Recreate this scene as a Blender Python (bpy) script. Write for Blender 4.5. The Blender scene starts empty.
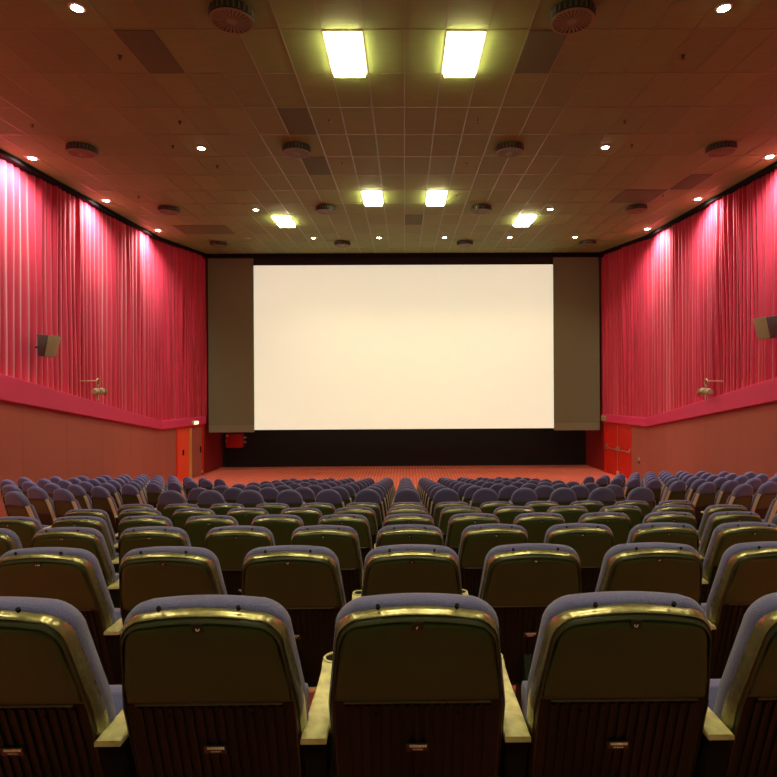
import bpy, math, random
from mathutils import Vector, Matrix
random.seed(7)
R = math.radians
S = bpy.context.scene
COL = S.collection

# ------------------------------------------------------------------ camera, world, exposure
EZ = 4.20                       # eye height over the flat front floor
CEIL = EZ + 4.94
cam = bpy.data.cameras.new('camera')
cam.sensor_width = 36.0
cam.lens = 566.0 / 777.0 * 36.0
YAW, ROLL = R(-0.50), R(0.30)
cam.shift_x = -(15.8 - 566 * math.tan(YAW)) / 777.0
cam.shift_y = -16.5 / 777.0
camo = bpy.data.objects.new('camera', cam)
COL.objects.link(camo)
camo.matrix_world = Matrix.Translation((0, 0, EZ)) @ Matrix.Rotation(YAW, 4, 'Z') @ Matrix.Rotation(R(90), 4, 'X') @ Matrix.Rotation(-ROLL, 4, 'Z')
cam.clip_end = 100
S.camera = camo

w = bpy.data.worlds.new('world'); S.world = w; w.use_nodes = True
w.node_tree.nodes['Background'].inputs[0].default_value = (1, .8, .5, 1)
w.node_tree.nodes['Background'].inputs[1].default_value = 0.0
vs = S.view_settings
vs.view_transform = 'Standard'; vs.look = 'None'; vs.gamma = 1; vs.use_curve_mapping = False
vs.exposure = 0.25

TROFFER = 30.0      # radiance of the fluorescent panels
DOWN_W = 185.0      # watts of a ceiling downlight
WASH_W = 680.0      # watts of a curtain washer
SCREEN_E = 0.46     # glow given to the screen cloth itself, for light thrown on it

# ------------------------------------------------------------------ materials
def mat(name, col, rough=.6, metal=0, bump=0, bscale=40, var=0, emit=None, estr=0, coat=0, spec=None, sheen=0):
    m = bpy.data.materials.new(name); m.use_nodes = True
    nt = m.node_tree; b = nt.nodes['Principled BSDF']
    b.inputs['Base Color'].default_value = (*col, 1)
    b.inputs['Roughness'].default_value = rough
    b.inputs['Metallic'].default_value = metal
    b.inputs['Coat Weight'].default_value = coat
    b.inputs['Sheen Weight'].default_value = sheen
    if spec is not None: b.inputs['Specular IOR Level'].default_value = spec
    if emit:
        b.inputs['Emission Color'].default_value = (*emit, 1)
        b.inputs['Emission Strength'].default_value = estr
    if bump or var:
        tc = nt.nodes.new('ShaderNodeTexCoord')
        n = nt.nodes.new('ShaderNodeTexNoise'); n.inputs['Scale'].default_value = bscale
        n.inputs['Detail'].default_value = 4
        nt.links.new(tc.outputs['Object'], n.inputs['Vector'])
        if bump:
            bp = nt.nodes.new('ShaderNodeBump'); bp.inputs['Strength'].default_value = bump
            bp.inputs['Distance'].default_value = .01
            nt.links.new(n.outputs['Fac'], bp.inputs['Height'])
            nt.links.new(bp.outputs['Normal'], b.inputs['Normal'])
        if var:
            r = nt.nodes.new('ShaderNodeMixRGB'); r.blend_type = 'MULTIPLY'
            r.inputs['Fac'].default_value = 1
            r.inputs['Color1'].default_value = (*col, 1)
            cr = nt.nodes.new('ShaderNodeValToRGB')
            cr.color_ramp.elements[0].color = (1 - var,) * 3 + (1,)
            cr.color_ramp.elements[1].color = (1 + var * .5,) * 3 + (1,)
            cr.color_ramp.elements[0].position = .3; cr.color_ramp.elements[1].position = .7
            nt.links.new(n.outputs['Fac'], cr.inputs['Fac'])
            nt.links.new(cr.outputs['Color'], r.inputs['Color2'])
            nt.links.new(r.outputs['Color'], b.inputs['Base Color'])
    return m

M = {}
M['shell'] = mat('shell_plastic', (.030, .033, .015), .36, bump=.1, bscale=260, var=.15)
M['shell_panel'] = mat('shell_panel_plastic', (.030, .068, .012), .45, bump=.3, bscale=420, var=.2)
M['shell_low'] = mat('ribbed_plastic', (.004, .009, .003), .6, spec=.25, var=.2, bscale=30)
M['fabric'] = mat('blue_fabric', (.090, .092, .245), .95, bump=.5, bscale=300, var=.25, sheen=.25)
M['rim'] = mat('glossy_rim', (.26, .235, .11), .24, metal=.6, coat=.3, bump=.12, bscale=60, var=.25)
M['rearwall'] = mat('pale_rear_wall', (.42, .42, .20), .8)  # unseen wall, pale tone chosen to bounce yellow light onto the chair backs
M['rearfloor'] = mat('rear_floor', (.06, .065, .03), .8)  # unseen rear tiers, dark tone chosen to cut the red bounce
M['armwood'] = mat('armrest_plastic', (.55, .52, .27), .5, var=.35, bscale=26)
M['chrome'] = mat('chair_side_metal', (.58, .56, .42), .35, metal=.4)
M['black'] = mat('matt_black', (.008, .008, .008), .9, spec=.1)
M['blackcloth'] = mat('black_cloth', (.010, .008, .008), .95, bump=.3, bscale=25)
M['white_ink'] = mat('printed_white', (.95, .95, .85), .4)
M['tag'] = mat('tag_black', (.015, .015, .012), .4)
M['ledge'] = mat('raspberry_paint', (.58, .022, .115), .62, bump=.08, bscale=60, var=.06)
M['screen'] = mat('screen_white_glow', (.66, .70, .56), .85, emit=(1, .99, .74), estr=SCREEN_E)
M['masking'] = mat('grey_masking_cloth', (.135, .145, .078), .9, bump=.1, bscale=30, var=.05)
M['maskhem'] = mat('grey_masking_hem', (.17, .175, .10), .9)
M['reddoor'] = mat('red_door_paint', (.60, .022, .012), .45, var=.06, bscale=3)
M['litdoor'] = mat('lit_red_door', (.82, .085, .035), .5, var=.05, bscale=3)  # orange light in the left doorway, painted into the leaf colour
M['redwall'] = mat('dark_red_paint', (.24, .012, .012), .6, var=.1, bscale=4)
M['brass'] = mat('brass', (.85, .60, .20), .4, metal=.6)
M['steel'] = mat('steel', (.62, .58, .5), .35, metal=.9)
M['greylit'] = mat('speaker_grey_lit', (.27, .22, .12), .65, bump=.15, bscale=90)  # lighter copy of the speaker colour, for its lit room face
M['greyshaded'] = mat('speaker_grey_shaded', (.055, .045, .032), .7, bump=.5, bscale=250)  # darker copy of the speaker colour, shade painted into the cabinet
M['drum'] = mat('drum_black', (.018, .018, .014), .45)
M['drumface'] = mat('drum_face', (.17, .15, .055), .6)
M['finmetal'] = mat('drum_fin_metal', (.10, .10, .06), .5)
M['darktile'] = mat('dark_tile', (.085, .105, .030), .8, bump=.3, bscale=80, var=.1)
M['tbar'] = mat('ceiling_rail', (.19, .18, .08), .28)
M['whitering'] = mat('lamp_trim', (.5, .45, .36), .5)
M['diffuser'] = mat('lamp_diffuser', (.9, .9, .8), .5, emit=(1, .89, .48), estr=TROFFER)
M['lens'] = mat('downlight_lens', (.9, .9, .8), .5, emit=(1, .85, .6), estr=60)
M['washlens'] = mat('washer_lens', (.9, .9, .9), .5, emit=(1, .86, .78), estr=22)
M['offlens'] = mat('unlit_lens', (.35, .3, .22), .4)
M['smalllens'] = mat('lit_box_lens', (.9, .85, .7), .5, emit=(1, .85, .5), estr=1.2)
M['redbox'] = mat('red_enamel', (.42, .008, .012), .4)
M['socket'] = mat('socket_plastic', (.45, .36, .26), .5)
M['sprink'] = mat('sprinkler_metal', (.06, .045, .02), .4, metal=.5)
M['lampbody'] = mat('spot_body', (.36, .32, .17), .4, metal=.4)

def wallpanel_mat():
    m = mat('brown_red_panel_cloth', (.38, .105, .085), .95, bump=.25, bscale=180)
    nt = m.node_tree; b = nt.nodes['Principled BSDF']
    g = nt.nodes.new('ShaderNodeTexCoord'); sp = nt.nodes.new('ShaderNodeSeparateXYZ')
    nt.links.new(g.outputs['Object'], sp.inputs[0])
    # one tone per cloth panel along the wall
    d = nt.nodes.new('ShaderNodeMath'); d.operation = 'DIVIDE'; d.inputs[1].default_value = 1.75
    nt.links.new(sp.outputs['Y'], d.inputs[0])
    f = nt.nodes.new('ShaderNodeMath'); f.operation = 'FLOOR'; nt.links.new(d.outputs[0], f.inputs[0])
    wn = nt.nodes.new('ShaderNodeTexWhiteNoise'); wn.noise_dimensions = '1D'
    nt.links.new(f.outputs[0], wn.inputs['W'])
    mr = nt.nodes.new('ShaderNodeMapRange'); mr.inputs['To Min'].default_value = .88; mr.inputs['To Max'].default_value = 1.1
    nt.links.new(wn.outputs['Value'], mr.inputs['Value'])
    mx = nt.nodes.new('ShaderNodeMixRGB'); mx.blend_type = 'MULTIPLY'; mx.inputs['Fac'].default_value = 1
    mx.inputs['Color1'].default_value = (.38, .105, .085, 1)
    nt.links.new(mr.outputs[0], mx.inputs['Color2']); nt.links.new(mx.outputs[0], b.inputs['Base Color'])
    return m
M['panel'] = wallpanel_mat()

def curtain_mat():
    m = mat('raspberry_curtain', (.56, .018, .05), .85, sheen=.3)
    nt = m.node_tree; b = nt.nodes['Principled BSDF']
    tc = nt.nodes.new('ShaderNodeTexCoord'); mp = nt.nodes.new('ShaderNodeMapping')
    mp.inputs['Scale'].default_value = (3, 3, .15)
    n = nt.nodes.new('ShaderNodeTexNoise'); n.inputs['Scale'].default_value = 2.2; n.inputs['Detail'].default_value = 5
    nt.links.new(tc.outputs['Object'], mp.inputs[0]); nt.links.new(mp.outputs[0], n.inputs['Vector'])
    cr = nt.nodes.new('ShaderNodeValToRGB')  # upright streaks paint fold shade into the cloth colour
    cr.color_ramp.elements[0].color = (.37, .006, .030, 1); cr.color_ramp.elements[0].position = .3
    cr.color_ramp.elements[1].color = (.53, .020, .066, 1); cr.color_ramp.elements[1].position = .7
    nt.links.new(n.outputs['Fac'], cr.inputs['Fac']); nt.links.new(cr.outputs['Color'], b.inputs['Base Color'])
    return m
M['curtain'] = curtain_mat()

def carpet_mat():
    m = mat('red_dotted_carpet', (.5, .05, .03), .95, bump=.4, bscale=150)
    nt = m.node_tree; b = nt.nodes['Principled BSDF']
    tc = nt.nodes.new('ShaderNodeTexCoord'); mp = nt.nodes.new('ShaderNodeMapping')
    mp.inputs['Rotation'].default_value = (0, 0, R(45)); mp.inputs['Scale'].default_value = (5.5, 5.5, 0)
    nt.links.new(tc.outputs['Object'], mp.inputs[0])
    v = nt.nodes.new('ShaderNodeTexVoronoi'); v.inputs['Randomness'].default_value = 0; v.inputs['Scale'].default_value = 1
    nt.links.new(mp.outputs[0], v.inputs['Vector'])
    cr = nt.nodes.new('ShaderNodeValToRGB')
    cr.color_ramp.elements[0].color = (.85, .42, .24, 1); cr.color_ramp.elements[0].position = .14
    cr.color_ramp.elements[1].color = (.56, .095, .062, 1); cr.color_ramp.elements[1].position = .22
    nt.links.new(v.outputs['Distance'], cr.inputs['Fac'])
    n = nt.nodes.new('ShaderNodeTexNoise'); n.inputs['Scale'].default_value = .9; n.inputs['Detail'].default_value = 3
    nt.links.new(tc.outputs['Object'], n.inputs['Vector'])
    mr = nt.nodes.new('ShaderNodeMapRange'); mr.inputs['To Min'].default_value = .8; mr.inputs['To Max'].default_value = 1.2
    nt.links.new(n.outputs['Fac'], mr.inputs['Value'])
    mx = nt.nodes.new('ShaderNodeMixRGB'); mx.blend_type = 'MULTIPLY'; mx.inputs['Fac'].default_value = 1
    nt.links.new(cr.outputs[0], mx.inputs['Color1']); nt.links.new(mr.outputs[0], mx.inputs['Color2'])
    nt.links.new(mx.outputs[0], b.inputs['Base Color'])
    return m
M['carpet'] = carpet_mat()

def tile_mat():
    base = (.182, .235, .062)
    m = mat('mineral_ceiling_tile', base, .8, bump=.35, bscale=90)
    nt = m.node_tree; b = nt.nodes['Principled BSDF']
    tc = nt.nodes.new('ShaderNodeTexCoord'); mp = nt.nodes.new('ShaderNodeMapping')
    mp.inputs['Location'].default_value = (-.03 / .6, -9.36 / 1.2, 0)
    mp.inputs['Scale'].default_value = (1 / .6, 1 / 1.2, 0)
    nt.links.new(tc.outputs['Object'], mp.inputs[0])
    fl = nt.nodes.new('ShaderNodeVectorMath'); fl.operation = 'FLOOR'; nt.links.new(mp.outputs[0], fl.inputs[0])
    wn = nt.nodes.new('ShaderNodeTexWhiteNoise'); wn.noise_dimensions = '3D'; nt.links.new(fl.outputs[0], wn.inputs['Vector'])
    mr = nt.nodes.new('ShaderNodeMapRange'); mr.inputs['To Min'].default_value = .90; mr.inputs['To Max'].default_value = 1.06
    nt.links.new(wn.outputs['Value'], mr.inputs['Value'])
    st = nt.nodes.new('ShaderNodeMapping'); st.inputs['Scale'].default_value = (1, 9, 1)
    nt.links.new(tc.outputs['Object'], st.inputs[0])
    n = nt.nodes.new('ShaderNodeTexNoise'); n.inputs['Scale'].default_value = 3; n.inputs['Detail'].default_value = 5
    nt.links.new(st.outputs[0], n.inputs['Vector'])
    mr2 = nt.nodes.new('ShaderNodeMapRange'); mr2.inputs['To Min'].default_value = .85; mr2.inputs['To Max'].default_value = 1.15
    nt.links.new(n.outputs['Fac'], mr2.inputs['Value'])
    mu = nt.nodes.new('ShaderNodeMath'); mu.operation = 'MULTIPLY'
    nt.links.new(mr.outputs[0], mu.inputs[0]); nt.links.new(mr2.outputs[0], mu.inputs[1])
    mx = nt.nodes.new('ShaderNodeMixRGB'); mx.blend_type = 'MULTIPLY'; mx.inputs['Fac'].default_value = 1
    mx.inputs['Color1'].default_value = (*base, 1)
    nt.links.new(mu.outputs[0], mx.inputs['Color2']); nt.links.new(mx.outputs[0], b.inputs['Base Color'])
    return m
M['tile'] = tile_mat()

# ------------------------------------------------------------------ mesh helpers
class MB:
    def __init__(s): s.v = []; s.f = []
    def box(s, x0, x1, y0, y1, z0, z1, T=None):
        i = len(s.v)
        p = [(x0,y0,z0),(x1,y0,z0),(x1,y1,z0),(x0,y1,z0),(x0,y0,z1),(x1,y0,z1),(x1,y1,z1),(x0,y1,z1)]
        s.v += [tuple(T @ Vector(q)) if T else q for q in p]
        s.f += [(i,i+3,i+2,i+1),(i+4,i+5,i+6,i+7),(i,i+1,i+5,i+4),(i+1,i+2,i+6,i+5),(i+2,i+3,i+7,i+6),(i+3,i,i+4,i+7)]
        return s
    def hexa(s, p):       # eight corners, bottom ring then top ring
        i = len(s.v); s.v += [tuple(q) for q in p]
        s.f += [(i,i+3,i+2,i+1),(i+4,i+5,i+6,i+7),(i,i+1,i+5,i+4),(i+1,i+2,i+6,i+5),(i+2,i+3,i+7,i+6),(i+3,i,i+4,i+7)]
        return s
    def loft(s, loops, close=True, cap0=True, cap1=True, ring=True):
        i0 = len(s.v); n = len(loops[0])
        for l in loops: s.v += [tuple(p) for p in l]
        for a in range(len(loops) - 1):
            for k in range(n if ring else n - 1):
                k2 = (k + 1) % n
                s.f.append((i0+a*n+k, i0+a*n+k2, i0+(a+1)*n+k2, i0+(a+1)*n+k))
        if cap0: s.f.append(tuple(i0 + k for k in reversed(range(n))))
        if cap1: s.f.append(tuple(i0 + (len(loops)-1)*n + k for k in range(n)))
        return s
    def lathe(s, c, prof, n=24, axis='Z', T=None):
        loops = []
        for r, h in prof:
            l = []
            for k in range(n):
                a = 2*math.pi*k/n
                q = (r*math.cos(a), r*math.sin(a), h) if axis == 'Z' else ((h, r*math.cos(a), r*math.sin(a)) if axis == 'X' else (r*math.cos(a), h, r*math.sin(a)))
                v = Vector(q)
                if T: v = T @ v
                l.append(v + Vector(c))
            loops.append(l)
        if prof[0][0] > 1e-4 and prof[-1][0] > 1e-4:      # a ring: close the profile instead of capping it
            return s.loft(loops + [loops[0]], cap0=False, cap1=False)
        return s.loft(loops)
    def tube(s, pts, r, n=8):
        pts = [Vector(p) for p in pts]; loops = []
        for i, p in enumerate(pts):
            d = (pts[min(i+1, len(pts)-1)] - pts[max(i-1, 0)]).normalized()
            u = d.cross(Vector((0,0,1)));
            if u.length < .01: u = d.cross(Vector((1,0,0)))
            u.normalize(); v = d.cross(u)
            loops.append([p + r*(math.cos(2*math.pi*k/n)*u + math.sin(2*math.pi*k/n)*v) for k in range(n)])
        return s.loft(loops)
    def build(s, name, m, parent=None, smooth=True, bevel=0, ang=35):
        me = bpy.data.meshes.new(name); me.from_pydata(s.v, [], s.f); me.update()
        import bmesh
        bm = bmesh.new(); bm.from_mesh(me)
        bmesh.ops.remove_doubles(bm, verts=bm.verts, dist=1e-6)
        bmesh.ops.recalc_face_normals(bm, faces=bm.faces)
        if bevel:
            es = [e for e in bm.edges if len(e.link_faces) == 2 and e.calc_face_angle(0) > R(30)]
            bmesh.ops.bevel(bm, geom=es, offset=bevel, segments=2, profile=.5, affect='EDGES', clamp_overlap=True)
        bm.to_mesh(me); bm.free()
        if smooth:
            me.shade_smooth(); me.set_sharp_from_angle(angle=R(ang))
        me.materials.append(m)
        o = bpy.data.objects.new(name, me); COL.objects.link(o)
        if parent: o.parent = parent
        return o

def tag(o, label, cat, group=None):
    o['label'] = label; o['category'] = cat
    if group: o['group'] = group
    return o
def struct(o): o['kind'] = 'structure'; return o
def thing(name, label, cat, loc=(0,0,0), rz=0, group=None):
    o = bpy.data.objects.new(name, None); COL.objects.link(o); o.empty_display_size = .1
    o.location = loc; o.rotation_euler = (0, 0, rz)
    return tag(o, label, cat, group)
def dup(root, loc, label, group=None, rz=None):
    r = root.copy(); COL.objects.link(r); r.location = loc; r['label'] = label
    if rz is not None: r.rotation_euler = (0, 0, rz)
    if group: r['group'] = group
    for ch in root.children:
        c = ch.copy(); COL.objects.link(c); c.parent = r
        for g in ch.children:
            d = g.copy(); COL.objects.link(d); d.parent = c
    return r
ORD = ['','first','second','third','fourth','fifth','sixth','seventh','eighth','ninth','tenth','eleventh','twelfth','thirteenth','fourteenth','fifteenth']

# ------------------------------------------------------------------ the floor: carpeted tiers, then the flat front
def rowY(n): return 1.43 + 1.09 * (n - 1)
def rowF(n): return 2.68 - .2015 * (n - 1) if n <= 7 else max(0, 1.471 - 1.471 / 8 * (n - 7))
BACK = -8.0; HW = 9.0
m = MB()
tops = []
for n in range(-7, 15):
    y0 = rowY(n) - .35 if n > -7 else BACK
    y1 = rowY(n + 1) - .35
    tops.append((y0, y1, rowF(n)))
prof = []
for y0, y1, z in tops: prof += [(y0, z), (y1, z)]
prof += [(prof[-1][0], 0), (25.3, 0), (25.3, -.3), (BACK, -.3)]
m.loft([[(-HW - .1, y, z) for y, z in prof], [(HW + .1, y, z) for y, z in prof]])
fl = struct(m.build('floor', M['carpet'], smooth=False))
fl.data.materials.append(M['rearfloor'])
for p in fl.data.polygons:
    if p.center.y < 1.0: p.material_index = 1

# ------------------------------------------------------------------ the ceiling and its rails
m = MB(); m.box(-9.2, 9.2, BACK, 25.4, CEIL, CEIL + .2)
struct(m.build('ceiling', M['tile'], smooth=False))
m = MB()
for k in range(-15, 16):
    x = .03 + .6 * k
    if abs(x) < 8.9: m.box(x - .008, x + .008, BACK, 23.6, CEIL - .006, CEIL + .003)
y = 9.36 - 1.2 * 10
while y < 23.5:
    m.box(-8.9, 8.9, y - .008, y + .008, CEIL - .005, CEIL + .003); y += 1.2
struct(m.build('trim_ceiling', M['tbar'], smooth=False))

# ------------------------------------------------------------------ walls
CY, CX = 20.6, 8.93      # the bend
EY, EX = 23.75, 8.20
FY, FX = 25.3, 7.95      # meets the black back wall
def wx(y):
    if y <= CY: return CX
    if y <= EY: return CX + (EX - CX) * (y - CY) / (EY - CY)
    return EX + (FX - EX) * (y - EY) / (FY - EY)
def l_top(y): return EZ + (0 - (y - 12.5) * 1.73 / 8.1 if y < CY else -1.73 - .05 * (y - CY) / 3.15)
def l_bot(y): return EZ + (-.574 - (y - 12.5) * 1.466 / 8.1 if y < CY else -2.04 - .05 * (y - CY) / 3.15)
def pt(sd, y, off, z):   # a point on the wall line pushed off into the room
    return (sd * (wx(y) - off), y, z)
for sd, side in ((-1, 'left'), (1, 'right')):
    m = MB()       # masonry behind the curtain and the cloth panels
    ring = lambda y: [pt(sd, y, -.17, -.3), pt(sd, y, -.37, -.3), pt(sd, y, -.37, CEIL + .1), pt(sd, y, -.17, CEIL + .1)]
    m.loft([ring(y) for y in (BACK, CY, EY, FY)])
    struct(m.build('wall_' + side, M['redwall'], smooth=False))
    # cloth-covered panels below the ledge, with narrow joints
    m = MB(); ys = [BACK + .01]
    yy = 20.3 - 1.75 * 13
    while yy < 20.4:
        if yy > BACK + .1: ys.append(yy)
        yy += 1.75
    ys += [CY, 21.62]
    for a, b in zip(ys[:-1], ys[1:]):
        g = .003
        q = [pt(sd, a + g, .0, -.05), pt(sd, b - g, .0, -.05), pt(sd, b - g, -.17, -.05), pt(sd, a + g, -.17, -.05),
             pt(sd, a + g, .0, l_bot(a) + .1), pt(sd, b - g, .0, l_bot(b) + .1), pt(sd, b - g, -.17, l_bot(b) + .1), pt(sd, a + g, -.17, l_bot(a) + .1)]
        m.hexa(q)
    o = m.build('trim_wall_panels_' + side, M['panel'], smooth=False); struct(o)
    # ledge
    m = MB()
    lr = lambda y: [pt(sd, y, .14, l_bot(y)), pt(sd, y, -.17, l_bot(y)), pt(sd, y, -.17, l_top(y)), pt(sd, y, .14, l_top(y))]
    m.loft([lr(y) for y in (BACK, CY, 23.35)])
    struct(m.build('trim_ledge_' + side, M['ledge'], smooth=False, bevel=.014))
    # black strip for the shaded curtain top and dark gap at the ceiling
    m = MB()
    lr = lambda y: [pt(sd, y, .10, CEIL - .10), pt(sd, y, -.17, CEIL - .10), pt(sd, y, -.17, CEIL), pt(sd, y, .10, CEIL)]
    m.loft([lr(y) for y in (BACK, CY, EY)])
    struct(m.build('trim_curtain_shade_gap_' + side, M['black'], smooth=False))
m = MB(); m.box(-9.2, 9.2, BACK - .2, BACK, -.3, CEIL + .2)
struct(m.build('wall_back', M['rearwall'], smooth=False))
m = MB(); m.box(-8.3, 8.3, 25.3, 25.5, -.3, CEIL + .1)
struct(m.build('wall_front', M['blackcloth'], smooth=False))
# black header over the screen
m = MB(); m.box(-8.35, 8.35, 23.50, 23.62, EZ + 4.77, CEIL)
struct(m.build('trim_header', M['black'], smooth=False))

# ------------------------------------------------------------------ curtains
def curtain(sd, side, seed):
    rnd = random.Random(seed)
    # fold list along the path: centre, width, depth
    pts = []; s = 0; L = (CY - BACK - .05) + math.hypot(EY - CY, CX - EX)
    knots = [0.0]; amp = []
    bunch = .5
    while s < L:
        bunch = min(1, max(0, bunch + rnd.uniform(-.35, .35)))
        wd = .26 - .13 * bunch + rnd.uniform(-.03, .03)
        s += wd; knots.append(s); amp.append(rnd.uniform(.55, 1.0) * (.035 + .05 * bunch))
    nz = 14; ds = .018; N = int(L / ds)
    v = []; f = []; ki = 0
    ph = [rnd.uniform(0, 6.28) for _ in knots]
    for i in range(N + 1):
        s = min(i * ds, L - .001)
        for j in range(nz + 1):
            t = j / nz
            # folds drift a little on their way down
            ss = s + .035 * math.sin(t * 3.1 + s * .9 + seed) * (1 - t) + .012 * math.sin(7 * t + s * 5)
            ss = min(max(ss, 0), L - .001)
            lo, hi = 0, len(knots) - 1
            while hi - lo > 1:
                md = (lo + hi) // 2
                if knots[md] <= ss: lo = md
                else: hi = md
            u = (ss - knots[lo]) / (knots[lo+1] - knots[lo])
            a = amp[lo] * (1 + .25 * math.sin(4 * t + ph[lo]))
            off = a * (math.sin(math.pi * u) ** 1.3) * 1.7 - .05 + .02 * math.sin(ss * 1.7)
            y = BACK + .05 + s if BACK + .05 + s <= CY else CY + (s - (CY - BACK - .05)) * (EY - CY) / math.hypot(EY - CY, CX - EX)
            z0 = l_top(y) + .004; z1 = CEIL - .10
            v.append((sd * (wx(y) - off + .07), y, z0 + (z1 - z0) * t))
    W = nz + 1
    for i in range(N):
        for j in range(nz):
            f.append((i*W+j, (i+1)*W+j, (i+1)*W+j+1, i*W+j+1))
    mb = MB(); mb.v = v; mb.f = f
    o = mb.build('wall_curtain', M['curtain'], ang=180)
    tag(o, f'raspberry red pleated curtain hung along the {side} wall above the ledge', 'curtain')
curtain(-1, 'left', 3); curtain(1, 'right', 11)

# ------------------------------------------------------------------ screen and maskings
def P(px, Z): return (px - 403.5) / 566 * Z
t = thing('cinema_screen', 'large blank cream cinema screen hanging between two grey masking panels', 'screen', (0, 23.75, EZ - 2.39))
zb, zt = 0.0, 4.49 + 2.39
m = MB(); m.box(P(253, 23.75), P(553.5, 23.75), -.008, .008, zb, zt); m.build('screen_surface', M['screen'], t, smooth=False)
m = MB()
m.box(P(252, 23.75), P(554, 23.75), .02, .06, zt - .06, zt + .0); m.box(P(252, 23.75), P(554, 23.75), .02, .06, zb, zb + .06)
m.box(P(252, 23.75), P(252, 23.75) + .06, .02, .06, zb, zt); m.box(P(554, 23.75) - .06, P(554, 23.75), .02, .06, zb, zt)
m.build('screen_frame', M['black'], t, smooth=False)
for k in range(-2, 3):
    m = MB(); m.tube([(k * 2.6, .04, zt), (k * 2.6, .04, CEIL - (EZ - 2.39))], .012); m.build('hanging_wire', M['black'], t)
m = MB(); m.box(P(253, 23.75), P(553.5, 23.75), 23.702, 23.735, EZ + 4.49, EZ + 4.80)
tag(m.build('top_masking', M['blackcloth'], smooth=False), 'narrow black masking strip running along the top edge of the screen', 'masking')
for (a, b, side) in ((208.3, 253.6, 'left'), (553.2, 599.3, 'right')):
    t = thing('side_masking', f'tall grey cloth masking panel at the {side} edge of the cream screen', 'masking', (P((a+b)/2, 23.68), 23.68, EZ - 2.48), 0, 'grey masking panels beside the screen')
    hw = (b - a) / 2 / 566 * 23.68
    m = MB(); m.box(-hw, hw, -.012, .012, .30, 4.83 + 2.48); m.build('masking_cloth', M['masking'], t, smooth=False)
    m = MB(); m.box(-hw, hw, -.022, .018, 0, .30); m.build('hem', M['maskhem'], t, smooth=False, bevel=.008)
# red unit on the black back wall
t = thing('wall_box', 'small red metal box on the black back wall below the left masking panel', 'wall box', (P(234.6, 25.1), 25.15, EZ - 3.30))
m = MB(); m.box(-.40, .34, -.14, .15, 0, .62); m.build('box_body', M['redbox'], t, bevel=.01)
m = MB(); m.box(-.40, .34, -.165, -.142, 0.01, .61); m.build('box_door', M['redbox'], t, bevel=.006)
m = MB(); m.lathe((.42, -.02, .44), [(.0, -.07), (.055, -.06), (.055, .06), (0, .07)], 16, 'X'); m.build('knob', M['steel'], t)
m = MB(); m.lathe((.42, -.02, .24), [(.0, -.07), (.055, -.06), (.055, .06), (0, .07)], 16, 'X'); m.build('knob', M['steel'], t)
m = MB(); m.box(-.37, -.27, -.19, -.16, .50, .58); m.build('latch', M['steel'], t, bevel=.004)
m = MB(); m.box(-.375, -.345, -.18, -.16, .26, .36); m.build('hinge', M['steel'], t, bevel=.003)

# ------------------------------------------------------------------ doors in the bent walls
def bent_frame(sd, y):   # matrix with X along the wall (away from the camera), Y out of the wall into the room
    d = Vector((sd * (EX - CX), EY - CY, 0)).normalized()
    n = Vector((-d.y, d.x, 0)) if sd > 0 else Vector((d.y, -d.x, 0))
    if n.x * sd > 0: n = -n
    return Matrix(((d.x, n.x, 0, sd * wx(y)), (d.y, n.y, 0, y), (0, 0, 1, 0), (0, 0, 0, 1)))
DH = 2.02
def door(sd, idx):
    root = bpy.data.objects.new(f'door_{idx}', None); COL.objects.link(root); root['kind'] = 'structure'
    T = bent_frame(sd, 21.66); root.matrix_world = T
    fr = MB()
    fr.box(-.06, 1.78, -.10, .012, 2.03, 2.12); fr.box(-.06, .02, -.10, .012, -.0, 2.03); fr.box(1.70, 1.78, -.10, .012, 0, 2.03)
    fr.build('door_frame', M['reddoor'], root, smooth=False)
    for j, (a, b) in enumerate(((.02, .858), (.862, 1.70))):
        leafm = (M['litdoor'], M['panel'])[j] if sd < 0 else M['reddoor']
        lf = MB(); lf.box(a, b, -.075, -.03, .01, 2.03)
        leaf = lf.build('door_leaf', leafm, root, smooth=False)
        if sd > 0:
            q = MB(); q.tube([(a + .05, .03, 1.06), (b - .05, .03, 1.06)], .02)
            bar = q.build('push_bar', M['steel'], leaf)
            for xx in (a + .06, b - .06):
                q = MB(); q.hexa([(xx-.035,-.03,.98),(xx+.035,-.03,.98),(xx+.035,.05,1.03),(xx-.035,.05,1.03),(xx-.02,-.03,1.20),(xx+.02,-.03,1.20),(xx+.02,.0,1.17),(xx-.02,.0,1.17)])
                q.build('bar_bracket', M['steel'], leaf)
        else:
            q = MB(); q.box((a + b) / 2 - .05, (a + b) / 2 + .05, -.03, -.02, 1.0, 1.22) if j == 0 else q.box(b - .14, b - .05, -.03, -.018, .95, 1.2)
            q.build('lock_plate', M['black'], leaf, bevel=.003)
    if sd > 0:
        q = MB(); q.tube([(.86, .005, .10), (.86, .005, 2.02)], .011); q.build('bolt_rod', M['steel'], root)
        q = MB(); q.box(.80, .92, -.03, .03, .02, .20); q.build('floor_bolt', M['brass'], root, bevel=.006)
    else:
        q = MB(); q.box(.80, .92, -.03, .035, .0, 2.03); q.build('brass_edge', M['brass'], root, smooth=False, bevel=.008)
        q = MB()
        for xx in (1.60, 1.66): q.tube([(xx, .02, .12), (xx, .02, .22)], .016)
        q.build('floor_bolt', M['steel'], root)
    return root
door(-1, 1); door(1, 2)
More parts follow.
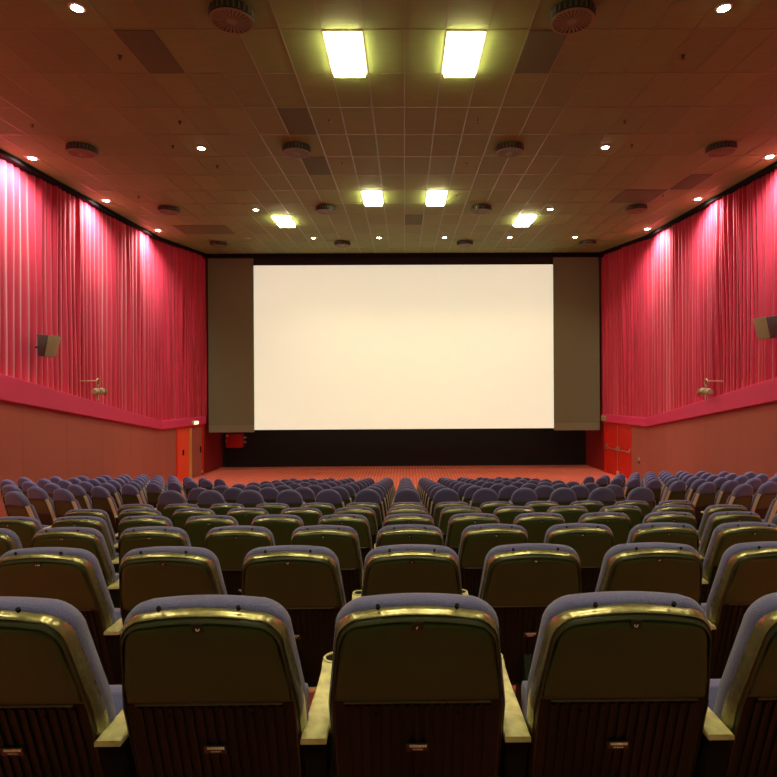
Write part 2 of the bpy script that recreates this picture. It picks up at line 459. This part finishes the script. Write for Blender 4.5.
# plates on the right-hand bent wall, small boxes on the ledge
T = bent_frame(1, 21.2)
for k, (x, z, lab) in enumerate(((-.05, .88, 'small switch plate on the brown wall panel beside the red double door'), (.1, .30, 'small socket plate low on the brown wall beside the red double door'))):
    tt = thing('wall_plate', lab, 'wall plate', T @ Vector((x, .0, z)), math.atan2(T[1][0], T[0][0]), 'plates beside the red door')
    q = MB(); q.box(-.06, .06, .0, .02, -.06, .06) ; q.build('plate', M['socket'], tt, bevel=.004)
    q = MB(); q.box(-.02, .02, .02, .03, -.16, -.062); q.build('plug', M['black'], tt, bevel=.004)
q = thing('ledge_light', 'small lit box light on the raspberry ledge over the left door', 'light', bent_frame(-1, 22.55) @ Vector((0, .15, EZ - 1.98)), math.atan2(bent_frame(-1, 21)[1][0], bent_frame(-1, 21)[0][0]))
m = MB(); m.box(-.16, .16, -.08, .02, -.06, .10); m.build('light_housing', M['whitering'], q, bevel=.01)
m = MB(); m.box(-.14, .14, -.10, -.081, -.05, .07); m.build('light_lens', M['smalllens'], q, bevel=.005)
q = thing('ledge_box', 'small unlit tan box fixed to the raspberry ledge beside the right grey masking', 'wall box', bent_frame(1, 23.2) @ Vector((0, .142, EZ - 1.93)), math.atan2(bent_frame(1, 21)[1][0], bent_frame(1, 21)[0][0]))
m = MB(); m.box(-.17, .17, .0, .04, -.12, .10); m.build('box_body', M['lampbody'], q, bevel=.008)
m = MB(); m.box(-.15, .15, .041, .05, .055, .075); m.build('trim_line', M['brass'], q)

# ------------------------------------------------------------------ seats
def lean(x, y, z): return (x, y + (.93 - z) * .33, z)
def outline(ztop, zbot, ws, wb, r, d=0, arch=.014, n=7, knee=.62, xf=1.0):
    """rounded back outline: half width wb at the knee and below, ws at the shoulder; inset d; bottom fixed"""
    zt = ztop - d; pts = []
    zs = zt - arch - r
    def hw(z):
        if z <= knee: return wb
        return wb + (ws - wb) * (z - knee) / (ztop - r - knee)
    left = []
    for z in (zbot, zbot + .5 * (knee - zbot), knee, knee + .33 * (zs - knee), knee + .67 * (zs - knee)):
        left.append((hw(z) - d * xf, z))
    W = hw(zs) - d * xf; rr = max(r - d * .5, .012)
    for k in range(n + 1):
        a = math.pi / 2 * k / n
        left.append((W - rr + rr * math.cos(a), zs + (zt - arch - zs) * math.sin(a)))
    for k in range(1, 5):
        u = k / 5; x = (W - rr) * (1 - u)
        left.append((x, zt - arch * (1 - u) ** 2))
    full = [(-x, z) for x, z in left] + [(0, zt)] + [(x, z) for x, z in reversed(left)]
    return full
def loopat(o, y, cz=0): return [lean(x, y, z) for x, z in o]

def common(t, front):
    # seat base tipped up, pedestal, armrest on the right
    m = MB()
    prof = [(.29, .36), (.32, .33), (.40, .36), (.42, .44), (.425, .48), (.41, .515), (.36, .515), (.335, .48), (.31, .42)]
    m.loft([[(x, y, z) for y, z in prof] for x in (-.205, -.19, .19, .205)])
    m.build('seat_cushion', M['fabric'], t, bevel=.006)
    m = MB(); m.box(-.19, .19, .416, .444, .37, .49); m.build('seat_pan', M['shell'], t, bevel=.012)
    m = MB(); m.hexa([(-.03, -.02, 0), (.03, -.02, 0), (.03, .34, 0), (-.03, .34, 0), (-.022, .18, .40), (.022, .18, .40), (.022, .34, .40), (-.022, .34, .40)])
    m.box(-.05, .05, -.05, .37, 0, .012)
    m.box(-.23, .23, .22, .30, .30, .34)
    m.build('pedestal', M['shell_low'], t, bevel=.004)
def armrest(t, x):
    m = MB()
    top = .535
    # plan outline: broad at the back, a little slimmer in the middle, rounded cup end in front
    L = [(.095, .035), (.16, .035), (.25, .033), (.38, .030), (.46, .031), (.50, .035), (.54, .035), (.56, .028), (.57, .010)]
    pl = [(x - w_, y) for y, w_ in L] + [(x + w_, y) for y, w_ in reversed(L)]
    m.loft([[(a, b, top - .016) for a, b in pl], [(a, b, top - .004) for a, b in pl], [(x + (a - x) * .90, b * .995, top) for a, b in pl]])
    ar = m.build('armrest', M['armwood'], t, ang=50)
    m = MB(); m.lathe((x, .52, 0), [(.033, top + .001), (.033, top + .006), (.026, top + .006), (.026, top + .001)], 14); m.build('cup_ring', M['armwood'], ar)
    m = MB(); m.lathe((x, .52, 0), [(0, top - .002), (.0255, top - .002), (.0255, top + .002), (0, top + .002)], 14); m.build('cup_shade_disc', M['black'], ar)  # flat black disc painted as the dark inside of the cup
    m = MB(); m.hexa([(x-.022,.16,.26),(x+.022,.16,.26),(x+.022,.42,.26),(x-.022,.42,.26),(x-.030,.105,.518),(x+.030,.105,.518),(x+.030,.53,.518),(x-.030,.53,.518)])
    m.build('arm_panel', M['black'], t, bevel=.005)
    m = MB(); m.box(x - .018, x + .018, .22, .32, 0, .27); m.box(x - .03, x + .03, .14, .42, 0, .014)
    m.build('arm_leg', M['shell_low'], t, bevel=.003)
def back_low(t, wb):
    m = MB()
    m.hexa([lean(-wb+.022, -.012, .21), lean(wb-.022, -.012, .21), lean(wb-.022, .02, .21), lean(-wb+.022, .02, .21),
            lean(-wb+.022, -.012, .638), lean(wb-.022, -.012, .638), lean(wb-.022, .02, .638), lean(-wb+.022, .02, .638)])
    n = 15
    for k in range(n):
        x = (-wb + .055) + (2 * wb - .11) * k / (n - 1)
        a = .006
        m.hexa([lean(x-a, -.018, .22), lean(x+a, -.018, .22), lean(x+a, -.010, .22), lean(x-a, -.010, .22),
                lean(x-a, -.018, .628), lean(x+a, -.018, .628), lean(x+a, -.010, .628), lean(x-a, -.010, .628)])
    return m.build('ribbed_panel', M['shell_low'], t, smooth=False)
def plate(t):
    m = MB(); m.hexa([lean(-.03, -.024, .478), lean(.03, -.024, .478), lean(.03, -.018, .478), lean(-.03, -.018, .478),
                      lean(-.03, -.024, .503), lean(.03, -.024, .503), lean(.03, -.018, .503), lean(-.03, -.018, .503)])
    p = m.build('maker_plate', M['tag'], t, smooth=False)
    m = MB(); rr = random.Random(5); x = -.021
    while x < .021:
        w_ = rr.choice((.003, .004, .005)); 
        m.hexa([lean(x, -.0255, .492), lean(x+w_, -.0255, .492), lean(x+w_, -.024, .492), lean(x, -.024, .492), lean(x, -.0255, .4995), lean(x+w_, -.0255, .4995), lean(x+w_, -.024, .4995), lean(x, -.024, .4995)])
        x += w_ + .0012
    x = -.012
    while x < .014:
        w_ = .003
        m.hexa([lean(x, -.0255, .483), lean(x+w_, -.0255, .483), lean(x+w_, -.024, .483), lean(x, -.024, .483), lean(x, -.0255, .4865), lean(x+w_, -.0255, .4865), lean(x+w_, -.024, .4865), lean(x, -.024, .4865)])
        x += w_ + .0018
    m.build('plate_lettering', M['white_ink'], p, smooth=False)

def make_back_seat():
    t = thing('cinema_chair', '', 'chair')
    ws, wb = .214, .243; r = .080
    # fabric cushion, wraps over the top in front of the shell
    m = MB()
    o_ = lambda d: outline(.937, .21, ws + .003, wb + .001, r + .006, d, arch=.008)
    m.loft([loopat(o_(.030), .012), loopat(o_(.012), .016), loopat(o_(.002), .030), loopat(o_(0), .055), loopat(o_(.006), .080), loopat(o_(.026), .098), loopat(o_(.06), .108), loopat(o_(.12), .112)])
    m.build('back_cushion', M['fabric'], t, ang=80)
    # moulded shell with a broad sloping rim
    m = MB()
    s_ = lambda d: outline(.923, .20, ws, wb, r, d, arch=.012, xf=.5)
    m.loft([loopat(s_(a), b) for a, b in ((.012, .045), (.002, .045), (0, .028), (.001, .016), (.005, .004), (.011, -.006), (.015, -.010), (.017, -.008))], cap0=False, cap1=False)
    m.build('glossy_rim', M['rim'], t, ang=60)
    m = MB(); m.loft([loopat(s_(a), b) for a, b in ((.012, .044), (.014, .0), (.016, -.0075), (.024, -.012), (.028, -.019), (.032, -.020), (.036, -.010), (.06, -.010))])
    m.build('back_shell', M['shell'], t, ang=60)
    # upper inset panel
    m = MB()
    u_ = lambda d: outline(.888, .652, ws - .022, wb - .026, .055, d, arch=.010, knee=.70)
    m.loft([loopat(u_(0), -.008), loopat(u_(.001), -.017), loopat(u_(.006), -.020), loopat(u_(.02), -.0205)])
    m.build('back_panel', M['shell_panel'], t, ang=60)
    m = MB(); m.tube([lean(-.195, -.021, .643), lean(0, -.021, .643), lean(.195, -.021, .643)], .0035, 6); m.build('seam_bead', M['shell'], t)
    back_low(t, wb)
    for sx in (-.10, .10):
        m = MB(); m.lathe(lean(sx, .002, .924), [(.0, -.002), (.0055, -.002), (.0055, .008), (.0, .009)], 10, T=Matrix.Rotation(R(35), 3, 'X')); m.build('fixing_clip', M['black'], t)
    for sx in (-.11, .11):
        m = MB(); m.lathe(lean(sx, -.016, .605), [(.0, -.006), (.004, -.005), (.004, .0), (.0, .0)], 8, 'Y'); m.build('screw', M['black'], t)
    plate(t)
    common(t, False); armrest(t, .272)
    return t

def make_front_seat():
    t = thing('cinema_chair', '', 'chair')
    ws, wb = .205, .240; r = .035
    # padded headrest dome, blue at the back too
    m = MB(); lo = []
    for d, y in ((.05, -.028), (.018, -.022), (.004, -.008), (0, .02), (.006, .055), (.022, .078), (.07, .088)):
        a = .187 - d; b_ = .190 - d
        l = [(-a * math.cos(math.pi * k / 20), .905 + b_ * math.sin(math.pi * k / 20) ** .88) for k in range(21)]
        l = [(-a * 1.0, .885)] + l + [(a * 1.0, .885)]
        lo.append(loopat(l, y))
    m.loft(lo); m.build('headrest', M['fabric'], t, ang=80)
    m = MB(); f_ = lambda d: outline(.91, .21, ws + .004, wb + .004, r, d, arch=.004)
    m.loft([loopat(f_(.02), .014), loopat(f_(0), .03), loopat(f_(0), .07), loopat(f_(.02), .095), loopat(f_(.08), .105)])
    m.build('back_cushion', M['fabric'], t, ang=80)
    m = MB(); s_ = lambda d: outline(.905, .20, ws, wb, r, d, arch=.004)
    m.loft([loopat(s_(.004), .045), loopat(s_(0), .028), loopat(s_(.003), .020), loopat(s_(.018), -.024), loopat(s_(.024), -.030), loopat(s_(.030), -.022), loopat(s_(.06), -.016)])
    m.build('back_shell', M['shell'], t, ang=60)
    # pale metal side rails
    for sx in (-1, 1):
        m = MB()
        P0 = [(ws - .004, .892), (ws + .010, .80), (wb - .006, .62), (wb - .002, .42)]
        lo = []
        for x, z in P0:
            lo.append([lean(sx * (x - .010), -.026, z), lean(sx * (x + .004), -.010, z), lean(sx * (x + .005), .030, z), lean(sx * (x - .004), .030, z)])
        m.loft(lo); m.build('side_rail', M['chrome'], t, ang=50)
    m = MB(); u_ = lambda d: outline(.872, .652, ws - .035, wb - .045, .03, d, arch=.003, knee=.70)
    m.loft([loopat(u_(0), -.010), loopat(u_(.001), -.020), loopat(u_(.006), -.023), loopat(u_(.02), -.0235)])
    m.build('back_panel', M['shell_panel'], t, ang=60)
    back_low(t, wb)
    common(t, True); armrest(t, .272)
    return t

# digits
DIG = {}
def digit(nr):
    if nr not in DIG:
        cu = bpy.data.curves.new('numeral', 'FONT'); cu.body = str(nr); cu.size = .024; cu.align_x = 'CENTER'; cu.extrude = .0008
        tmp = bpy.data.objects.new('numeral', cu)
        me = bpy.data.meshes.new_from_object(tmp)
        bpy.data.objects.remove(tmp)
        me.materials.clear(); me.materials.append(M['white_ink'])
        DIG[nr] = me
    return DIG[nr]
m_tag = None
def number(t, nr):
    global m_tag
    if m_tag is None:
        q = MB(); q.hexa([lean(-.014, -.0235, .868), lean(.014, -.0235, .868), lean(.014, -.016, .868), lean(-.014, -.016, .868),
                          lean(-.014, -.0235, .892), lean(.014, -.0235, .892), lean(.014, -.016, .892), lean(-.014, -.016, .892)])
        p = q.build('number_plate', M['tag'], t, smooth=False); m_tag = p.data
    else:
        p = bpy.data.objects.new('number_plate', m_tag); COL.objects.link(p); p.parent = t
    d = bpy.data.objects.new('numeral', digit(nr)); COL.objects.link(d); d.parent = p
    d.rotation_euler = (R(90), 0, 0); d.location = lean(0, -.0250, .8725)

CX0, SP = .03, .552
def fr_vis(x, n): return abs(x) - .30 < .69 * rowY(n)
proto_b = make_back_seat(); proto_f = make_front_seat()
used = {0: False, 1: False}
def put(x, n, label, group, rz=0, dy=0):
    k = 1 if n >= 7 else 0; p = (proto_b, proto_f)[k]
    loc = (x, rowY(n) + dy, rowF(n))
    if not used[k]:
        used[k] = True; p.location = loc; p['label'] = label; p['group'] = group; return p
    return dup(p, loc, label, group, rz)
made = []
for n in range(1, 16):
    ks = [k for k in range(-6, 7) if fr_vis(CX0 + SP * k, n)]
    for i, k in enumerate(ks):
        place = 'middle' if k == 0 else (('second' if abs(k) == 1 else ORD[abs(k)] ) if False else f"{ORD[abs(k)]} {'left' if k < 0 else 'right'} of the middle")
        if n < 7:
            lab = f"glossy-rimmed olive chair, {ORD[n]} row from the viewer, " + ('middle one' if k == 0 else place)
            g = 'rim-backed chairs in the rear centre block'
        else:
            lab = f"blue-domed chair, centre block, {ORD[n-6]} domed row, " + ('middle one' if k == 0 else place)
            g = 'blue-domed chairs in the centre block'
        made.append((put(CX0 + SP * k, n, lab, g), n, 7 - k, k == ks[0]))
for sd, side in ((-1, 'left'), (1, 'right')):
    for n in range(7, 16):
        for j in range(6):
            th = R(18); x = sd * (5.45 + SP * math.cos(th) * j); dy = SP * math.sin(th) * j
            if abs(x) - .30 > .69 * (rowY(n) + dy): continue
            lab = f"blue-domed chair, {side} block, {ORD[n-6]} domed row, {ORD[j+1]} out from the aisle"
            made.append((put(x, n, lab, f'blue-domed chairs in the {side} side block', -sd * -th, dy), n, 0, (sd < 0 and j == 5) or (sd > 0 and j == 0)))
arm_src = None
for o, n, nr, end in made:
    if 0 < n < 7: number(o, nr)
# the armrest that closes each row at its left end
src = [c for c in proto_b.children if c.name.startswith(('armrest', 'arm_panel', 'arm_leg'))]
for o, n, nr, end in made:
    if end and fr_vis(o.location.x, n):
        for c in src:
            d = c.copy(); COL.objects.link(d); d.parent = o; d.location = (-.552, 0, 0)
            for g in c.children:
                e = g.copy(); COL.objects.link(e); e.parent = d

# ------------------------------------------------------------------ ceiling fittings
def spot(parent, loc, w_, col, size, blend, radius, rot=(0, 0, 0)):
    l = bpy.data.lights.new('lamp', 'SPOT'); l.energy = w_; l.color = col; l.spot_size = R(size); l.spot_blend = blend; l.shadow_soft_size = radius
    o = bpy.data.objects.new('lamp', l); COL.objects.link(o); o.parent = parent; o.location = loc; o.rotation_euler = rot
    return o
TX = lambda k: .03 + .6 * k
TY = lambda n: 9.36 + 1.2 * n      # far edge of row n tile is TY(n)
tro = [(-2, 0, 'nearest pair above the viewer, left'), (1, 0, 'nearest pair above the viewer, right'), (-2, 6, 'middle pair, left of the centre rail'), (1, 6, 'middle pair, right of the centre rail'),
       (-7, 8, 'far one at the left, near the screen'), (6, 8, 'far one at the right, near the screen'),
       (-2, -6, ''), (1, -6, ''), (-2, -8, ''), (1, -8, ''), (-7, -7, ''), (6, -7, '')]  # this last row is added out of view to light the chair backs
tlab = {0: 'large lit square ceiling panel light of the nearest pair, {}', 6: 'smaller-looking lit ceiling panel light of the middle pair, {}', 8: 'lit ceiling panel light nearest the screen, on the {}', -6: 'added unseen ceiling panel light above the viewer, {}', -8: 'added unseen ceiling panel light over the back of the hall, {}', -7: 'added unseen ceiling panel light over the rear, far {}'}
tp = None
for k, n, d in tro:
    side = 'left' if k < 0 else 'right'
    x = TX(k) + .3; y = TY(n) - .6; loc = (x, y, CEIL)
    lab = tlab[n].format(side)
    if tp is None:
        tp = thing('ceiling_panel_light', lab, 'ceiling light', loc, 0, 'lit panel lights in the ceiling')
        m = MB()
        m.box(-.29, -.265, -.59, .59, -.02, -.002); m.box(.265, .29, -.59, .59, -.02, -.002); m.box(-.265, .265, -.59, -.565, -.02, -.002); m.box(-.265, .265, .565, .59, -.02, -.002)
        m.build('light_frame', M['whitering'], tp, smooth=False)
        m = MB(); m.hexa([(-.245, -.545, -.10), (.245, -.545, -.10), (.245, .545, -.10), (-.245, .545, -.10), (-.264, -.564, -.004), (.264, -.564, -.004), (.264, .564, -.004), (-.264, .564, -.004)]); m.build('light_diffuser', M['diffuser'], tp, smooth=False, bevel=.01)  # drop depth added so the glowing sides light the ceiling around
    else: dup(tp, loc, lab)

def downlight(x, y, lab, on=True, group='round warm downlights in the ceiling'):
    t = thing('ceiling_downlight', lab, 'downlight', (x, y, CEIL), 0, group)
    m = MB(); m.lathe((0, 0, 0), [(.075, -.002), (.11, -.003), (.105, -.018), (.078, -.022)], 24); m.build('trim_ring', M['whitering'], t)
    m = MB(); m.lathe((0, 0, 0), [(.0, -.010), (.073, -.010), (.070, -.026), (.045, -.034), (0, -.036)], 20); m.build('bulb_lens', M['lens'] if on else M['offlens'], t)
    if on: spot(t, (0, 0, -.05), DOWN_W, (1, .80, .52), 120, .6, .06)
    return t
downlight(-4.38, 7.66, 'bright warm round downlight at the top left corner of the ceiling')
downlight(4.37, 7.66, 'bright warm round downlight at the top right corner of the ceiling')
downlight(-4.42, 12.43, 'warm round downlight in the left half of the ceiling, middle distance')
downlight(4.45, 12.43, 'warm round downlight in the right half of the ceiling, middle distance')
downlight(-4.46, 17.15, 'small warm downlight just behind the far left panel light')
downlight(4.46, 17.15, 'small warm downlight just behind the far right panel light')
downlight(-4.4, 2.8, 'added unseen warm downlight over the left rear seats')  # this pair is added out of view for extra light
downlight(4.4, 2.8, 'added unseen warm downlight over the right rear seats')
for i, (x, on) in enumerate(((-5.7, False), (-3.3, True), (-.9, True), (1.5, True), (3.9, True), (6.3, True))):
    lab = 'unlit round downlight at the left end of the row above the screen' if not on else f"warm round downlight, {['','first','second','third','fourth','fifth'][i]} lit one from the left above the screen"
    downlight(x, 20.75, lab, on)

def washer(sd, y, lab):
    t = thing('curtain_washer_light', lab, 'downlight', (sd * 8.47, y, CEIL), 0, 'curtain washer lights along the side walls')
    m = MB(); m.box(-.13, .13, -.13, .13, -.012, -.002); m.build('trim_plate', M['whitering'], t, bevel=.004)
    m = MB(); m.lathe((0, 0, 0), [(.0, -.008), (.085, -.013), (.08, -.026), (0, -.03)], 20); m.build('bulb_lens', M['washlens'], t)
    spot(t, (0, 0, -.06), WASH_W, (1, .80, .74), 140, .9, .09, (0, R(-30) * sd * -1 * -1, 0))
for sd, side in ((-1, 'left'), (1, 'right')):
    for y, nm in ((6.5, 'added unseen one beside the viewer'), (9.7, 'added unseen one ahead of the viewer'), (13.0, 'first one in view'), (16.2, 'middle one'), (19.6, 'one nearest the screen')):  # first two per side are added out of view to light the curtain
        washer(sd, y, f'small white curtain washer light, {side} side of the ceiling, {nm}')

# hanging round speakers / air diffusers
def make_drum():
    t = thing('ceiling_diffuser', '', 'air diffuser', (0, 0, 0), 0, 'round black drum diffusers under the ceiling')
    m = MB(); m.lathe((0, 0, 0), [(.285, -.002), (.30, -.01), (.30, -.125), (.285, -.135), (.27, -.135), (.27, -.11), (0, -.11)], 40)
    b = m.build('drum_body', M['drum'], t)
    fin0 = None
    for k in range(26):
        a = 2 * math.pi * k / 26
        if fin0:
            c = fin0.copy(); COL.objects.link(c); c.parent = t; c.rotation_euler = (0, 0, a); continue
        T = Matrix.Identity(4); m = MB()
        m.box(.302, .308, -.010, .010, -.115, -.03, T)
        fin0 = m.build('side_fin', M['finmetal'], t, smooth=False)
    m = MB()
    for k in range(26):
        a = 2 * math.pi * k / 26; w1, w2 = .0045, .021
        T = Matrix.Rotation(a, 4, 'Z')
        m.hexa([T @ Vector(q) for q in ((.06, -w1, -.142), (.265, -w2, -.142), (.265, w2, -.142), (.06, w1, -.142), (.06, -w1, -.134), (.265, -w2, -.134), (.265, w2, -.134), (.06, w1, -.134))])
    m.lathe((0, 0, 0), [(0, -.146), (.07, -.144), (.07, -.134), (0, -.134)], 24)
    m.lathe((0, 0, 0), [(.262, -.146), (.298, -.144), (.298, -.1351), (.262, -.1351)], 40)
    m.build('radial_grille', M['drumface'], t, smooth=False)
    return t
dp = make_drum(); first = True
for y, nm in ((7.75, 'nearest row'), (12.4, 'second row'), (16.95, 'third row'), (21.5, 'row closest to the screen')):
    for x, pos in ((-7.0, 'outer left'), (-2.33, 'inner left'), (2.33, 'inner right'), (7.0, 'outer right')):
        if y < 8 and abs(x) > 5: continue
        lab = f'round black drum diffuser under the ceiling, {nm}, {pos}'
        if first: dp.location = (x, y, CEIL); dp['label'] = lab; first = False
        else: dup(dp, (x, y, CEIL), lab)

# darker tiles
for k0, k1, n, lab in ((-7, -6, 0, 'dark ceiling tile at the upper left beside the nearest round diffuser'), (3, 4, 0, 'dark ceiling tile at the upper right beside the nearest round diffuser'),
                       (-4, -3, 2, 'dark olive ceiling tile just behind the left panel light of the nearest pair'), (-4, -3, 4, 'dark olive ceiling tile beyond the inner left drum of the second row'),
                       (-13, -10, 9, 'wide dark ceiling tile far left near the curtain'), (10, 12, 6, 'wide dark ceiling tile right of the middle downlight'),
                       (0, 1, 8, 'slightly dark ceiling tile between the middle panel lights and the screen'), (12, 13, 5, 'dark ceiling tile beside the outer right drum of the second row')):
    y1 = TY(n); y0 = y1 - 1.2
    m = MB(); m.box(-(k1-k0)*.3 + .015, (k1-k0)*.3 - .015, -.585, .585, -.012, 0)
    o = m.build('dark_ceiling_tile', M['darktile'], smooth=False); o.location = ((TX(k0) + TX(k1)) / 2, (y0 + y1) / 2, CEIL)
    tag(o, lab, 'ceiling tile')
# sprinklers
spr = [(122, 58, 'near the upper left dark tile'), (181, 123, 'left of the middle left downlight, upper'), (174, 147, 'right beside the middle left downlight'), (218, 167, 'below the middle left downlight'),
       (35, 126, 'near the left wall'), (330, 122, 'ahead of the left panel light'), (478, 122, 'ahead of the right panel light'), (467, 165, 'between the right drum and the middle panel light'), (343, 165, 'between the left drum and the middle panel light'),
       (685, 58, 'near the upper right downlight'), (626, 123, 'above the middle right downlight'), (633, 147, 'right beside the middle right downlight'), (140, 197, 'left of the third row drum'), (457, 196, 'right of the middle right panel light'), (664, 197, 'near the right curtain washer')]
for px, py, d in spr:
    Z = 566 * 4.90 / (372 - py)
    m = MB(); m.lathe((0, 0, 0), [(.0, -.0), (.035, -.0), (.033, -.012), (.012, -.016), (.012, -.05), (.028, -.052), (.028, -.058), (0, -.06)], 12)
    o = m.build('sprinkler_head', M['sprink']); o.location = ((px - 403.5) / 566 * Z, Z, CEIL - .002)
    tag(o, f'tiny dark sprinkler head in the ceiling {d}', 'sprinkler', 'sprinkler heads in the ceiling')

# ------------------------------------------------------------------ wall speakers
def speaker(sd, y, z, side):
    t = thing('wall_speaker', f'grey wedge-shaped speaker mounted on the {side} curtain wall', 'speaker', (sd * 8.74, y, z), 0, 'wall speakers on the side curtains')
    # back flat to the wall, front tipping towards the seats, narrower at the foot
    V = lambda x, y_, z_: (-sd * x, y_, z_)
    c = [V(0, -.22, -.27), V(.15, -.22, -.29), V(.15, .22, -.29), V(0, .22, -.27),
         V(0, -.26, .25), V(.27, -.26, .22), V(.27, .26, .22), V(0, .26, .25)]
    m = MB(); m.hexa(c); m.build('cabinet', M['greyshaded'], t, bevel=.012)
    g = [V(.151, -.212, -.28), V(.165, -.212, -.28), V(.165, .212, -.28), V(.151, .212, -.28), V(.269, -.252, .21), V(.283, -.252, .21), V(.283, .252, .21), V(.269, .252, .21)]
    m = MB(); m.hexa(g); m.build('lit_front', M['greylit'], t, bevel=.003)  # plain front plate carrying the lit tone
    m = MB(); m.tube([V(.02, 0, -.05), V(-.20, 0, -.05)], .025)
    m.build('wall_bracket', M['drum'], t)
    return t
speaker(-1, 13.8, EZ + .70, 'left'); speaker(1, 13.42, EZ + 1.03, 'right')

# twin spot lamps over the ledge
def twin(sd, y, side, zc):
    t = thing('ledge_spotlight', f'small twin spotlight on a bracket above the ledge on the {side} wall', 'spotlight', (sd * 8.62, y, zc), 0, 'twin spotlights above the ledges')
    m = MB(); m.tube([(sd * .30, -.36, .30), (sd * .05, -.20, .30), (0, -.06, .30)], .012); m.build('arm', M['lampbody'], t)
    m = MB(); m.tube([(0, .085 * math.cos(a * math.pi / 8) , .26 + .10 * math.sin(a * math.pi / 8)) for a in range(17)], .016); m.tube([(0, 0, .16), (0, 0, .04)], .016); m.build('hook', M['lampbody'], t)
    for j, yy in enumerate((-.16, .12)):
        m = MB(); m.lathe((0, yy, 0), [(0, -.12), (.07, -.11), (.085, .02), (.10, .10), (.09, .11), (0, .09)], 18, 'Y', Matrix.Rotation(R(-14 * sd), 3, 'Z')); lp = m.build('lamp_head', M['lampbody'], t)
        m = MB(); m.lathe((0, yy, 0), [(0, .095), (.085, .105), (.085, .112), (0, .115)], 18, 'Y', Matrix.Rotation(R(-14 * sd), 3, 'Z')); m.build('lens', M['offlens'], lp)
    m = MB(); m.lathe((sd * .0, .40, -.04), [(0, -.015), (.10, -.012), (.12, 0), (.10, .012), (0, .015)], 20, 'X', Matrix.Rotation(R(50 * -sd), 3, 'Z')); m.build('reflector', M['lampbody'], t)
    m = MB(); m.tube([(0, .22, -.01), (0, .40, -.04)], .012); m.box(-.012, .012, -.02, .02, -.26, -.02); m.build('mount', M['lampbody'], t)
twin(-1, 16.0, 'left', EZ - .50); twin(1, 16.1, 'right', EZ - .60)
